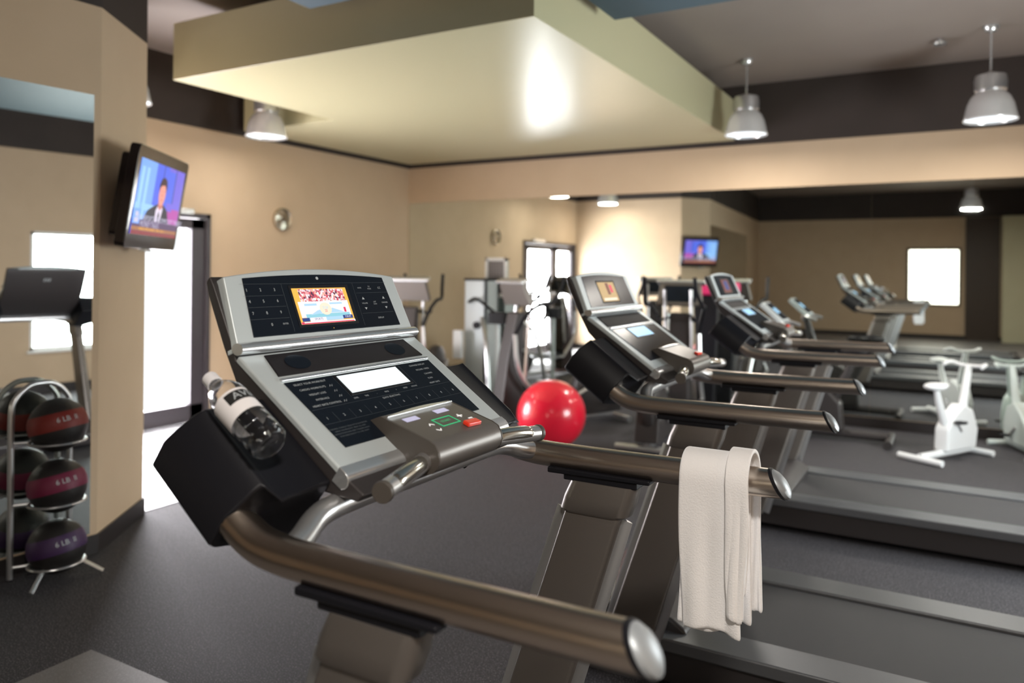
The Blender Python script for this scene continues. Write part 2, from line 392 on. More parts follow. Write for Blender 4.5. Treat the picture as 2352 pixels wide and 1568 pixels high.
# ------------------------------------------------------------------ TV on the slanted wall
def television():
    # mount on slanted wall; local axes: a along wall, n out of wall
    a=V((-.586,.811,0)); n=V((.811,.586,0)); 
    r=root('television','flat television with a news anchor on screen, tilted down on the slanted wall','television',(0,0,0))
    c=V((-4.06,2.89,1.935)); tilt=math.radians(9)
    up=V((0,0,1)); b=(up*math.cos(tilt)+n*math.sin(tilt)).normalized(); N=a.cross(b)
    if N.dot(n)<0: N=-N
    F=(c,a,b,N); w,h=.415,.285
    def rr(w,h,q,k=5):
        P=[]
        for cx,cy,s0 in ((w-q,-h+q,-90),(w-q,h-q,0),(-w+q,h-q,90),(-w+q,-h+q,180)):
            for i in range(k+1):
                t=math.radians(s0+90*i/k); P.append((cx+q*math.cos(t),cy+q*math.sin(t)))
        return P
    m=MB('tv_black').slab(F,rr(w,h,.03),-.055,0).slab(F,rr(w-.05,h-.05,.03),-.11,-.055); m.build('tv_case',r,bevel=.006)
    x0,x1,y0,y1=-.37,.36,-.205,.215
    s=MB('tv_blue').frect(F,x0,y0,x1,y1,.0015)
    W=x1-x0; H=y1-y0
    X=lambda u:x0+W*u
    Y=lambda v:y0+H*v
    def R(m,u0,v0,u1,v1,k): s.use(m).frect(F,X(u0),Y(v0),X(u1),Y(v1),.0015+k*.0004)
    R('tv_light_blue',0,.2,.34,1,1); R('tv_sky',.04,.2,.2,.9,2); R('tv_light_blue',.10,.3,.14,1,3); R('tv_sky',0,.33,.40,.42,3)
    R('tv_violet',.62,.2,1,1,1); R('tv_dark_blue',.50,.3,.515,1,2); R('tv_dark_blue',.78,.2,.80,1,2); R('tv_blue',.515,.3,.78,.95,1.5)
    R('tv_magenta',.66,.2,.99,.42,3); R('tv_violet',.66,.38,.80,.50,3.3)
    P=lambda pts:[(X(u),Y(v)) for u,v in pts]
    s.use('tv_suit').flat(F,P([(.20,.2),(.27,.34),(.38,.41),(.47,.45),(.60,.45),(.70,.38),(.77,.20)]),.0038)
    s.use('tv_shirt').flat(F,P([(.45,.2),(.44,.36),(.48,.44),(.57,.45),(.59,.38),(.56,.2)]),.0042)
    s.use('tv_suit').flat(F,P([(.50,.2),(.495,.30),(.515,.36),(.535,.30),(.53,.2)]),.0046)
    s.use('tv_skin_dark').flat(F,P([(.47,.42),(.47,.50),(.57,.50),(.58,.42),(.52,.37)]),.0046)
    s.use('tv_skin').disc(F,X(.525),Y(.60),W*.075,H*.165,.005)
    s.use('tv_hair').flat(F,P([(.445,.62),(.44,.72),(.47,.81),(.53,.84),(.59,.80),(.61,.72),(.60,.62),(.59,.68),(.56,.73),(.50,.72),(.465,.69)]),.0054)
    s.use('tv_skin_dark').frect(F,X(.475),Y(.635),X(.51),Y(.648),.0054).frect(F,X(.54),Y(.635),X(.575),Y(.648),.0054).flat(F,P([(.515,.62),(.51,.57),(.54,.57)]),.0054).frect(F,X(.495),Y(.515),X(.555),Y(.528),.0054)
    R('tv_bar',0,0,1,.20,9); R('tv_light_blue',.0,.14,.14,.34,9.5); R('tv_ticker',0,.055,1,.105,10); R('tv_ticker_red',0,0,1,.05,10)
    R('tv_caption',.03,.16,.11,.22,10); R('tv_caption',.04,.24,.10,.30,10)
    s.use('tv_caption'); s.text(F,'NEW REPORTS OF COMMODITY TRENDS',.044,X(.58),Y(.225),.006,.93); s.text(F,'MONEY TALKS',.044,X(.36),Y(.145),.006)
    s.use('pic_orange').text(F,'MARKETS OPEN HIGHER    DOW  +42.10',.022,X(.42),Y(.078),.0062)
    s.build('screen',r,recalc=False)
    MB('silver_bright').rect(F,-.10,-.30,-.0,-.285,-.03,.002).build('logo_plate',r)
    # wall bracket
    base=(P2A+P2B)/2+V((0,0,1.93))
    m=MB('black_plastic'); m.slab((base+n*.002,a,up,n),[(-.10,-.12),(.10,-.12),(.10,.12),(-.10,.12)],0,.02)
    m.tube([base+n*.02,base+n*.06,c-N*.10],.022,10,k=1); m.build('wall_bracket',r,bevel=.003)
television()

# ------------------------------------------------------------------ treadmill
# local axes = world axes; origin on the floor at world (-1.0, 1.404) for the nearest machine
OX,OY=-1.0,1.404
UF=frame((-1.293-OX,0,1.376),(0,1,0),(-.39894,0,.91698))
LF=frame((-.992-OX,0,1.157),(0,1,0),(-.82477,0,.56547))
def treadmill(dy,label,detail=2,picture='game',lcd='lcd_white',tv=True,dx=0):
    r=root('treadmill',label,'treadmill',(OX+dx,OY+dy,0),0,'treadmills in a row')
    X=lambda v:v-OX
    P=lambda pts:[(X(p[0]),p[1]) for p in pts]
    # --- console housing
    prof=[(-1.368,1.512),(-1.382,1.532),(-1.393,1.518),(-1.385,1.49),(-1.334,1.38),(-1.29,1.30),(-1.20,1.215),(-1.108,1.150),(-1.062,1.120),(-.962,1.112),(-.945,1.128),(-.975,1.146),(-1.296,1.355),(-1.30,1.372)]
    c=MB('dark_plastic').prism(P(prof),-.300,.300).build('console_housing',r,bevel=.005)
    bf=frame((-1.3865-OX,.03,1.495),(0,-1,0),(-.0703,0,.997)) if False else frame(((-1.385-1.334)/2-OX,0,1.435),(0,-1,0),(-.051,0,.110))
    lg=MB('marking_grey')
    for q_ in (-.022,-.002,.018): lg.flat(bf,[(q_-.008,.012),(q_,.012),(q_+.006,-.014),(q_-.002,-.014)],.0015)
    lg.build('back_logo',c,recalc=False)
    # --- silver upper fascia with arched top, its lip and the silver lower fascia
    def arch(x,t0,k): return t0+k*(1-(x/.29)**2)
    N=16
    out=[(-.301,-.002),(.301,-.002)]+[(.286-.572*i/N,arch(.286-.572*i/N,.166,.021)) for i in range(N+1)]
    u=MB('silver_paint').slab(UF,out,-.030,.006).build('upper_fascia',r,bevel=.004,seg=3)
    MB('silver_bright').tube([UF[0]+V((.004,-.302,0.004)),UF[0]+V((.004,.302,0.004))],.017,18,k=1,r2=.013).build('fascia_lip',u)
    inn=[(-.252,.024),(.252,.024)]+[(.238-.476*i/N,arch(.238-.476*i/N,.158,.013)) for i in range(N+1)]
    MB('black_gloss').slab(UF,inn,.005,.0075).build('upper_keypad',u,bevel=.001)
    l=MB('silver_paint').slab(LF,[(-.302,-.006),(.302,-.006),(.302,.362),(-.302,.362)],-.010,.006).build('lower_fascia',r,bevel=.005,seg=3)
    tn=lambda t,n_:((LF[0]+LF[2]*t+LF[3]*n_).x,(LF[0]+LF[2]*t+LF[3]*n_).z)
    MB('silver_bright').prism([tn(.020,.0072),(tn(.004,.0080)),tn(-.006,.0060),tn(-.013,0),tn(-.0165,-.009),tn(-.0150,-.018),tn(-.008,-.026),tn(.02,-.028)],-.3025,.3025).build('front_nose',l,angle=50,bevel=.0015)
    sp=MB('speaker_mesh').slab(LF,[(-.252,.283),(.252,.283),(.240,.352),(-.240,.352)],.005,.009).build('speaker_grille',l,bevel=.001)
    MB('silver_bright').rect(LF,-.258,.2655,.258,.274,.005,.011).build('divider_strip',l,bevel=.002)
    MB('black_gloss').slab(LF,[(-.248,.060),(.248,.060),(.254,.262),(-.254,.262)],.005,.008).build('lower_keypad',l,bevel=.001)
    if detail>1:
        for q_ in (-.17,.17): MB('black_gloss').disc(LF,q_,.318,.035,.024,.0095).build('speaker_cone',sp)
    # --- television screen of the console
    x0,x1,y0,y1=-.106,.078,.044,.135
    MB('black_plastic').rect(UF,x0-.007,y0-.006,x1+.012,y1+.008,.007,.0085).build('screen_bezel',u)
    s=MB('black_gloss'); XX=lambda q:x0+(x1-x0)*q; YY=lambda q:y0+(y1-y0)*q
    def R(m,a,b,c_,d,k): s.use(m).frect(UF,XX(a),YY(b),XX(c_),YY(d),.0088+k*.0002)
    if picture=='game':
        R('pic_orange',0,0,1,1,0); R('crowd_picture',.10,.60,.93,.97,1); R('pic_white',.04,.18,.96,.62,2)
        R('pic_pale_blue',.14,.50,.36,.56,3); R('pic_pale_blue',.60,.52,.84,.57,3); R('pic_teal',.12,.10,.93,.27,3)
        s.use('pic_pale_blue').flat(UF,[(XX(.2),YY(.24)),(XX(.42),YY(.28)),(XX(.44),YY(.40)),(XX(.34),YY(.36))],.0096).flat(UF,[(XX(.56),YY(.28)),(XX(.85),YY(.28)),(XX(.62),YY(.42))],.0096)
        s.use('pic_cream').disc(UF,XX(.5),YY(.40),.020,.016,.0098); s.use('pic_pale_blue').text(UF,'TOP',.010,XX(.5),YY(.42),.0100); s.use('pic_red').text(UF,'25',.009,XX(.5),YY(.34),.0100)
        s.use('pic_red').frect(UF,XX(.84),YY(.28),XX(.88),YY(.42),.0098)
        R('pic_navy',.03,.07,.16,.17,5); R('pic_white',.17,.06,.46,.17,5); R('pic_pale_blue',.46,.07,.78,.17,5); R('pic_navy',.78,.09,.97,.19,6)
        s.use('pic_navy').text(UF,'SPORTS',.008,XX(.32),YY(.12),.0104); s.use('pic_white').text(UF,'7:30 ET',.007,XX(.875),YY(.14),.0106)
        R('pic_white',0,0,1,.06,5); R('pic_red',.02,0,.98,.03,6); R('pic_red',0,0,.05,.06,6)
    elif picture=='tan':
        R('pic_tan',0,0,1,1,0); R('pic_maroon',.45,.35,.62,.95,1); R('pic_red',.66,.45,.80,.85,1); R('pic_cream',.1,.05,.9,.18,1)
    else:
        R('pic_maroon',0,0,1,1,0); R('pic_navy',.3,.2,.8,.9,1)
    if detail>1: s.build('tv_screen',u,recalc=False)
    else: s.build('tv_screen',u,recalc=False)
    if detail>1:
        k=MB('marking_grey')
        for i,(a,b) in enumerate([(x,y) for y in (.133,.106,.078) for x in (-.236,-.197,-.156)]): k.text(UF,str(i+1),.010,a,b,.0079)
        k.text(UF,'0',.010,-.192,.050,.0079); k.text(UF,'ENTER',.0055,-.152,.050,.0079)
        k.text(UF,'MUTE',.0055,.133,.133,.0079); k.text(UF,'TV',.006,.171,.136,.0079); k.text(UF,'MODE',.005,.171,.130,.0079); k.text(UF,'CC',.008,.211,.132,.0079)
        k.text(UF,'VOLUME',.0055,.136,.090,.0079); k.text(UF,'LAST',.005,.176,.093,.0079); k.text(UF,'SCAN',.005,.176,.087,.0079); k.text(UF,'CHANNEL',.0055,.216,.090,.0079); k.text(UF,'DISPLAY',.0065,.182,.048,.0079)
        for cx in (.135,.2165):
            k.flat(UF,[(cx-.005,.101),(cx+.005,.101),(cx,.108)],.0079); k.flat(UF,[(cx-.005,.0785),(cx,.0725),(cx+.005,.0785)],.0079)
        k.disc(UF,-.010,.161,.0045,.004,.0079)
        k.use('marking_dim')
        for (a,b,c_,d) in ((-.252,.1475,.245,.1479),(-.132,.030,-.1315,.147),(.110,.030,.1105,.147)): k.frect(UF,a,b,c_,d,.0078)
        for y in (.119,.092,.064): k.frect(UF,-.250,y,-.135,y+.0004,.0078)
        for y in (.119,.0625): k.frect(UF,.115,y,.240,y+.0004,.0078)
        k.use('pic_orange').disc(UF,-.004,.0305,.0012,.0012,.0079)
        k.build('key_markings',u,recalc=False)
        k=MB('marking_grey')
        k.text(LF,'SELECT YOUR WORKOUT',.008,-.190,.249,.0084); 
        for i,(tx,yy) in enumerate((('CARDIO WORKOUTS',.2315),('WEIGHT LOSS',.214),('INTERVALS',.197),('HEART RATE CONTROL',.180))):
            k.text(LF,tx,.0078,-.196,yy,.0084)
            k.flat(LF,[(-.147,yy-.003),(-.143,yy+.003),(-.139,yy-.002),(-.135,yy+.004),(-.1352,yy+.0028),(-.139,yy-.0032),(-.143,yy+.0018),(-.1465,yy-.0038)],.0084)
        k.text(LF,'CHANGE DISPLAY',.008,.190,.249,.0084); k.text(LF,'INCLINE / SPEED',.0075,.195,.2315,.0084); k.text(LF,'CALORIES',.0075,.200,.214,.0084); k.text(LF,'SCAN',.0075,.19,.197,.0084); k.text(LF,'HEART RATE',.0075,.190,.180,.0084)
        for i,tx in enumerate(('LEVEL','TIME','-','PACE','+','SPEED','INCLINE')): k.text(LF,tx,.006,-.105+.035*i,.181,.0084)
        k.text(LF,'QUICK SELECTIONS',.007,0,.164,.0084)
        for i in range(10): k.text(LF,str((i+1)%10),.010,-.229+.0505*i,.142,.0084)
        for i,tx in enumerate(('WARNING: CONSULT YOUR PHYSICIAN BEFORE','USING THIS PRODUCT. READ ALL USER','INSTRUCTIONS AND KEEP CHILDREN AWAY.','STOP EXERCISING IF YOU FEEL FAINT.')): k.use('marking_dim').text(LF,tx,.0052,-.195,.110-.0075*i,.0084)
        k.use('marking_dim')
        k.frect(LF,-.115,.186,-.1145,.258,.0083).frect(LF,.1205,.186,.121,.258,.0083).frect(LF,-.25,.1705,.25,.1709,.0083).frect(LF,-.25,.126,.25,.1264,.0083)
        for i in range(1,10): k.frect(LF,-.254+.0505*i,.128,-.2536+.0505*i,.156,.0083)
        k.build('key_markings',l,recalc=False)
    d=MB('black_plastic').rect(LF,-.112,.190,.112,.260,.007,.0095).build('display_frame',l,bevel=.001)
    MB(lcd).frect(LF,-.105,.196,.105,.254,.0100).build('readout_display',d,recalc=False)
    # --- control pod and pulse grips
    pod=[(-1.089,1.212),(-1.080,1.226),(-1.052,1.237),(-.925,1.200),(-.909,1.192),(-.900,1.178),(-.897,1.162),(-.902,1.146),(-.914,1.134),(-.935,1.128),(-.985,1.130),(-1.003,1.143),(-1.010,1.166),(-1.046,1.184)]
    p=MB('pod_grey').prism(P(pod),-.124,.126).build('control_pod',r,bevel=.005,seg=3)
    MB('bronze_plastic').prism(P(pod),-.1255,-.1235).build('pod_end_plate',p); MB('bronze_plastic').prism(P(pod),.1255,.1275).build('pod_end_plate',p)
    PF=frame((-.925-OX,0,1.200),(0,1,0),(-.127,0,.037))
    MB('silver_bright').slab(PF,[(-.122,.116)]+[(-.115+.23*i/10,.119+.010*(1-(i/5-1)**2)) for i in range(11)]+[(.122,.116)],.0,.005).build('pod_back_trim',p,bevel=.001)
    q=MB('marking_white')
    if detail>1:
        cv=lambda x,y,sgn:q.slab(PF,[(x-.008,y-.004*sgn),(x,y+.003*sgn),(x+.008,y-.004*sgn),(x+.008,y-.0005*sgn),(x,y+.0068*sgn),(x-.008,y-.0005*sgn)],.0005,.0012)
        cv(-.050,.050,1); cv(-.052,.026,-1)
        q.rect(PF,.058,.053,.076,.057,.0005,.0012).rect(PF,.064,.048,.068,.063,.0005,.0012); q.rect(PF,.075,.026,.090,.030,.0005,.0012).rect(PF,.075,.033,.090,.037,.0005,.0012)
        q.use('green_line')
        for a in ((-.028,.032,.040,.0345),(-.028,.065,.040,.0675),(-.028,.032,-.0255,.0675),(.0375,.032,.040,.0675)): q.rect(PF,*a,.0004,.0014)
        q.text(PF,'START',.012,.006,.050,.0012)
        q.use('lilac_display').rect(PF,-.092,.084,-.045,.100,.0004,.0012).rect(PF,.022,.086,.068,.102,.0004,.0012)
        q.build('pod_markings',p)
    o=PF[0]
    MB('red_button').slab(PF,[(.026,.002),(.074,-.002),(.076,.018),(.030,.022)],0,.010).build('stop_button',p,bevel=.003)
    for sg in (-1,1):
        a=V((-.941-OX,sg*.110+.001,1.156)); b=V((-.897-OX,sg*.305,1.143))
        g=MB('tube_silver').tube([a,b],.0192,20,k=1).build('pulse_grip',r)
        MB('bronze_plastic').lathe([(0,0),(.0205,0),(.0212,.004),(.0205,.012),(0,.012)],b-(b-a).normalized()*.008,(b-a),24,False).build('grip_end_cap',g,bevel=.001)
        m1=a.lerp(b,.18); m2=a.lerp(b,.80); mid=a.lerp(b,.49); off=V((.006,0,.007))
        MB('pad_chrome').tube([m1+off*.2,m1.lerp(m2,.15)+off*.75,mid+off,m1.lerp(m2,.85)+off*.75,m2+off*.2],.0172,18).build('pulse_sensor',g)
    # --- hand rails: straight run that bends up into the holder
    for sg in (-1,1):
        y=sg*.454
        pts=[(-.345,1.060),(-.5,1.058),(-.7,1.056),(-.90,1.055),(-1.0,1.058),(-1.06,1.070),(-1.11,1.098),(-1.15,1.127)]
        h=MB('tube_metal').tube([(X(a),y,b) for a,b in pts][::-1],.0335,26,up=(0,1,0),k=4)
        sh=lambda v:setattr(v.co,'x',v.co.x-.55*(v.co.z-1.060)) if v.co.x>X(-.42) else None
        for v in h.bm.verts: sh(v)
        h=h.build('handrail',r)
        m=MB('black_plastic').lathe([(.0338,-.004),(.0352,-.001),(.0352,.003),(.0325,.005)],(X(-.345),y,1.060),(1,0,.0),32,False)
        for v in m.bm.verts: sh(v)
        m.build('rail_ring',h)
        m=MB('cap_grey').lathe([(.0328,.0),(.0322,.006),(.028,.014),(.018,.020),(0,.022)],(X(-.345),y,1.060),(1,0,.0),32,False)
        for v in m.bm.verts: sh(v)
        m.build('rail_end_cap',h)
        # holder beside the console, tilted like the console
        w=V((-.80,0,.60)); n=V((.60,0,.80)); o=V((X(-1.154),0,1.053))
        cs=[(.488,.010),(.490,.070),(.474,.100),(.456,.135),(.438,.150),(.424,.146),(.405,.146),(.372,.146),(.345,.150),(.300,.150),(.300,-.004),(.47,-.004)]
        m=MB('black_plastic'); A=[];B=[]
        for (yy,nn) in cs:
            lo=-.01 if yy>.43 else -.05
            A.append(m.bm.verts.new(o+w*lo+n*nn+V((0,sg*yy,0)))); B.append(m.bm.verts.new(o+w*(.196-.25*max(0,nn-.10)*.6)+n*nn+V((0,sg*yy,0))))
        m.f(A);m.f(B[::-1])
        for i in range(len(cs)): m.f([A[i],A[(i+1)%len(cs)],B[(i+1)%len(cs)],B[i]])
        hb=m.build('bottle_holder',r,bevel=.006,seg=3)
        MB('black_gloss').slab((o+n*.150+w*.02,V((0,sg,0)),w,n if sg>0 else n),[(.440,.02),(.452,.02),(.452,.16),(.440,.16)],-.02,-.012).build('holder_insert',hb)
        # bracket, collar, upright
        MB('black_plastic').prism([(X(-.93),1.014),(X(-.645),1.018),(X(-.645),1.030),(X(-.93),1.030)],y-.036,y+.036).prism([(X(-.885),1.000),(X(-.68),1.000),(X(-.68),1.018),(X(-.885),1.018)],y-.03,y+.03).build('rail_bracket',r,bevel=.004)
        def sec(cx,cy,lx,ly,z,qq=.03):
            P_=[]
            for ax,ay,s0 in ((lx-qq,-ly+qq,-90),(lx-qq,ly-qq,0),(-lx+qq,ly-qq,90),(-lx+qq,-ly+qq,180)):
                for i in range(5):
                    t=math.radians(s0+90*i/4); P_.append(V((cx+ax+qq*math.cos(t),cy+ay+qq*math.sin(t),z)))
            return P_
        def loft(m,S):
            R=[[m.bm.verts.new(p) for p in q_] for q_ in S]; n_=len(R[0])
            for a_,b_ in zip(R,R[1:]):
                for i in range(n_): m.f([a_[i],a_[(i+1)%n_],b_[(i+1)%n_],b_[i]],True)
            m.f(R[0][::-1]); m.f(R[-1]); return m
        cx=lambda z:X(-.775)-.36*(1.0-z)
        loft(MB('upright_grey'),[sec(cx(1.002),y,.094,.034,1.002),sec(cx(.960),y,.098,.037,.960),sec(cx(.925),y,.096,.037,.925),sec(cx(.918),y,.088,.033,.918)]).build('upright_collar',r)
        up_=loft(MB('upright_grey'),[sec(cx(.93),y,.078,.029,.93,.012),sec(cx(.20),y,.088,.032,.10,.012)]).build('upright',r)
        for q_ in (-1,1):
            MB('tube_silver').tube([V((cx(.91)+q_*.078,y-sg*.0,.915)),V((cx(.22)+q_*.088,y,.11))],.0065,8,k=1,r2=.030,up=(1,0,0)).build('edge_trim',up_)
    # --- cross bar under the console
    z0=1.090
    MB('tube_silver').tube([(X(-.985),-.44,1.062),(X(-1.0),-.40,1.070),(X(-1.02),-.335,z0),(X(-1.02),-.25,z0+.008),(X(-1.02),0,z0+.008),(X(-1.02),.25,z0+.008),(X(-1.02),.335,z0),(X(-1.0),.40,1.070),(X(-.985),.44,1.062)],.0235,20,k=5).build('cross_bar',r)
    # --- deck
    MB('dark_plastic').prism(P([(-1.42,.03),(-1.44,.12),(-1.36,.20),(-1.15,.255),(-.90,.255),(-.84,.215),(-.84,.03)]),-.39,.39).build('motor_hood',r,bevel=.015,seg=3)
    MB('belt_black').b2((X(-.86),-.285,.165),(X(.95),.285,.192)).build('running_belt',r,bevel=.006)
    for sg in (-1,1):
        fr=MB('foot_rail').b2((X(-.93),sg*.29,.155),(X(.97),sg*.455,.205)).build('foot_rail',r,bevel=.008)
        MB('dark_plastic').b2((X(-1.3),sg*.34,.035),(X(.99),sg*.435,.155)).build('deck_frame',r,bevel=.006)
        MB('dark_plastic').b2((X(.90),sg*.28,.05),(X(1.02),sg*.46,.212)).build('rear_cap',r,bevel=.012)
        for xx in (-1.25,.9): MB('black_plastic').lathe([(.03,0),(.032,.02),(.02,.045)],(X(xx),sg*.39,0)).build('levelling_foot',r)
    MB('tube_silver').tube([(X(.96),-.28,.155),(X(.96),.28,.155)],.035,16,k=1).build('rear_roller',r)
    return r
treadmill(0,'nearest treadmill, sharp console with a ball game on screen, bottle in its left holder',2,'game')
treadmill(1.78,'second treadmill of the row, blurred, with tan picture and pale blue readout',1,'tan','lcd_blue')
treadmill(3.84,'third treadmill of the row, blurred, behind the second one near the wall mirror',1,'dark','lcd_blue')

# ------------------------------------------------------------------ water bottle in the holder
def bottle():
    b=V((-1.045,.969,1.236)); t=V((-1.230,.986,1.339)); ax=(t-b).normalized()
    r=root('water_bottle','clear plastic water bottle with a white label lying in the treadmill holder','bottle',b)
    prof=[(0,.006),(.018,.0),(.030,.0),(.0345,.006),(.0352,.016),(.0325,.021),(.0352,.027),(.0352,.038),(.0322,.043),(.0352,.049),(.0352,.060),(.0330,.064),(.0350,.068),(.0350,.082)]
    prof+=[(.0350,.128),(.0352,.134),(.0345,.146),(.030,.160),(.0225,.174),(.0150,.184),(.0128,.189),(.0128,.205)]
    inner=[(max(0,q-.0012),h+(.0012 if i<3 else 0)) for i,(q,h) in enumerate(prof)][::-1]
    MB('bottle_plastic').lathe(prof+inner,(0,0,0),ax,40,False).build('bottle_body',r)
    a_,b_,n_=basis(ax)
    # water is level: fill the lower part of the tilted body
    MB('cap_white').lathe([(0,.214),(.0135,.214),(.0150,.211),(.0150,.194),(.0155,.193),(.0155,.190),(.013,.190)],(0,0,0),ax,28,False).build('bottle_cap',r)
    # label wrapped round the body
    toc=V((-b.x,-b.y,1.55-b.z)); toc=(toc-ax*toc.dot(ax)).normalized(); sd=ax.cross(toc).normalized()
    # toc: toward the viewer; sd: around
    def cyl(R): return lambda u,v:ax*v+(toc*math.cos(u/R)+sd*math.sin(u/R))*R
    lab=MB('label_white'); R=.0353
    def patch(m,u0,u1,v0,v1,R,n=24):
        lab.use(m); f=cyl(R); row=[(lab.bm.verts.new(f(u0+(u1-u0)*i/n,v0)),lab.bm.verts.new(f(u0+(u1-u0)*i/n,v1))) for i in range(n+1)]
        for p,q in zip(row,row[1:]): lab.f([p[0],q[0],q[1],p[1]],True)
    patch('label_white',-.095,.095,.070,.130,R,40)
    patch('label_black',-.006,.070,.098,.124,R+.0002)
    lab.use('marking_grey').text(UF,'AVIA',.024,0,0,0,1,lambda u,v:cyl(R+.0005)(.033-u*-1.0,.111+v))
    lab.build('bottle_label',r,recalc=False)
bottle()

# ------------------------------------------------------------------ towel over the right rail of the nearest treadmill
def towel():
    r=root('hand_towel','white folded towel hanging over the right rail of the nearest treadmill','towel',(-.485,1.858,1.06))
    def sheet(x0,x1,zf,zb,off,seed,name,lean=0):
        rnd=random.Random(seed); m=MB('towel_white'); nx=18; R=.036+off; path=[]
        for i in range(26): path.append((-R,-zf+i*(zf/25),1-i/25))
        for i in range(1,12):
            t=PI-PI*i/12; path.append((R*math.cos(t),R*math.sin(t),0))
        for i in range(20): path.append((R,-i*(zb/19),i/19*.8))
        rows=[]; ph=[rnd.random()*6 for _ in range(3)]
        for (y,z,k) in path:
            row=[]
            for j in range(nx+1):
                u=j/nx; x=x0+(x1-x0)*u
                wv=(.007*math.sin(u*9+ph[0]+z*5)+.005*math.sin(u*17+ph[1]-z*9))*k
                sx=.010*math.sin(z*9+ph[2])*k+lean*z
                row.append(m.bm.verts.new((x+sx-(u-.5)*.012*k, y+(wv*.6-(.006*k) if y<0 else wv+.006*k), z+(.006*math.sin(u*6+ph[2]) if k>.9 else 0))))
            rows.append(row)
        for a,b in zip(rows,rows[1:]):
            for j in range(nx): m.f([a[j],a[j+1],b[j+1],b[j]],True)
        o=m.build(name,r); sd=o.modifiers.new('t','SOLIDIFY'); sd.thickness=.010; sd.offset=1
        d=o.modifiers.new('s','SUBSURF'); d.levels=1; d.render_levels=1
        return o
    sheet(-.082,.062,.355,.30,.003,3,'towel_layer'); sheet(-.078,.070,.35,.37,.016,5,'towel_layer',.0)
    sheet(.035,.088,.31,.34,.028,9,'towel_layer',-.03)
towel()

# ------------------------------------------------------------------ medicine ball rack
def rack():
    cx,cy=-3.83,2.18
    r=root('medicine_ball_rack','three tier silver tube rack of medicine balls in front of the side mirror','rack',(cx,cy,0))
    hoop=MB('tube_silver')
    y0,y1=-.16,.125; x=-.115
    hoop.tube([(x,y0,.03),(x,y0,.5),(x,y0,.82),(x,y0+.02,.90),(x,y0+.08,.955),(x,(y0+y1)/2,.965),(x,y1-.08,.955),(x,y1-.02,.90),(x,y1,.82),(x,y1,.5),(x,y1,.03)],.014,14,k=5)
    hoop.build('hoop_frame',r)
    for z in (.085,.385,.685):
        t=MB('tube_silver'); R=.120; N=24
        t.tube([(R*.9*math.cos(a)+.0,R*math.sin(a)*1.05,z) for a in [2*PI*i/N for i in range(N+1)]],.0095,10,k=1,r2=.006)
        t.tube([(-.115,y0,z),(-.07,y0+.07,z)],.008,8,k=1); t.tube([(-.115,y1,z),(-.07,y1-.03,z)],.008,8,k=1)
        t.build('ball_tray',r)
    for a in (-1.0,.9):
        MB('silver_bright').tube([(.09*math.cos(a),.11*math.sin(a),.082),(.19*math.cos(a),.21*math.sin(a),.012)],.011,10,k=1).build('foot',r)
    for z,m,lab in ((.765,'ball_red','black medicine ball with a dark red band on the top tray'),(.465,'ball_magenta','black medicine ball with a magenta band on the middle tray'),(.165,'ball_purple','black medicine ball with a purple band on the lowest tray')):
        b=root('medicine_ball',lab,'ball',(cx,cy,z),0,'medicine balls on the rack')
        R=.132; pr=[];   # band is a zone of the sphere
        ax=V((-.24,-.08,1)).normalized()
        def zone(a0,a1,RR,n): return [(RR*math.sin(t) if 0<t<PI else 0,-RR*math.cos(t)) for t in [a0+(a1-a0)*i/n for i in range(n+1)]]
        body=MB('ball_black').lathe(zone(0,1.38,R,12),(0,0,0),ax,40,False); body.lathe(zone(2.02,PI,R,12),(0,0,0),ax,40,False).build('ball_shell',b)
        bd=MB(m).lathe([(R*math.sin(1.38)*.995,-R*math.cos(1.38))]+zone(1.38,2.02,R+.0015,8)+[(R*math.sin(2.02)*.995,-R*math.cos(2.02))],(0,0,0),ax,40,False).build('colour_band',b)
        tg=V((3.83,-2.18,.6)); tg=(tg-ax*tg.dot(ax)).normalized(); sd=ax.cross(tg).normalized()
        fn=lambda u,v:(tg*math.cos(u/R+.35)+sd*math.sin(u/R+.35)).normalized()*math.sqrt(max(1e-6,(R+.003)**2-(v+.02)**2))+ax*(v+.02)
        MB('marking_grey').text(UF,'6 LB  II',.034,0,0,0,1,fn).build('band_lettering',b,recalc=False)
rack()

# ------------------------------------------------------------------ stability ball
b=MB('red_ball').ball((0,0,0),.30,64,40); 
b=b.build('exercise_ball',loc=(-3.02,5.99,.30)); tag(b,'big shiny red inflatable exercise ball on the floor','ball')

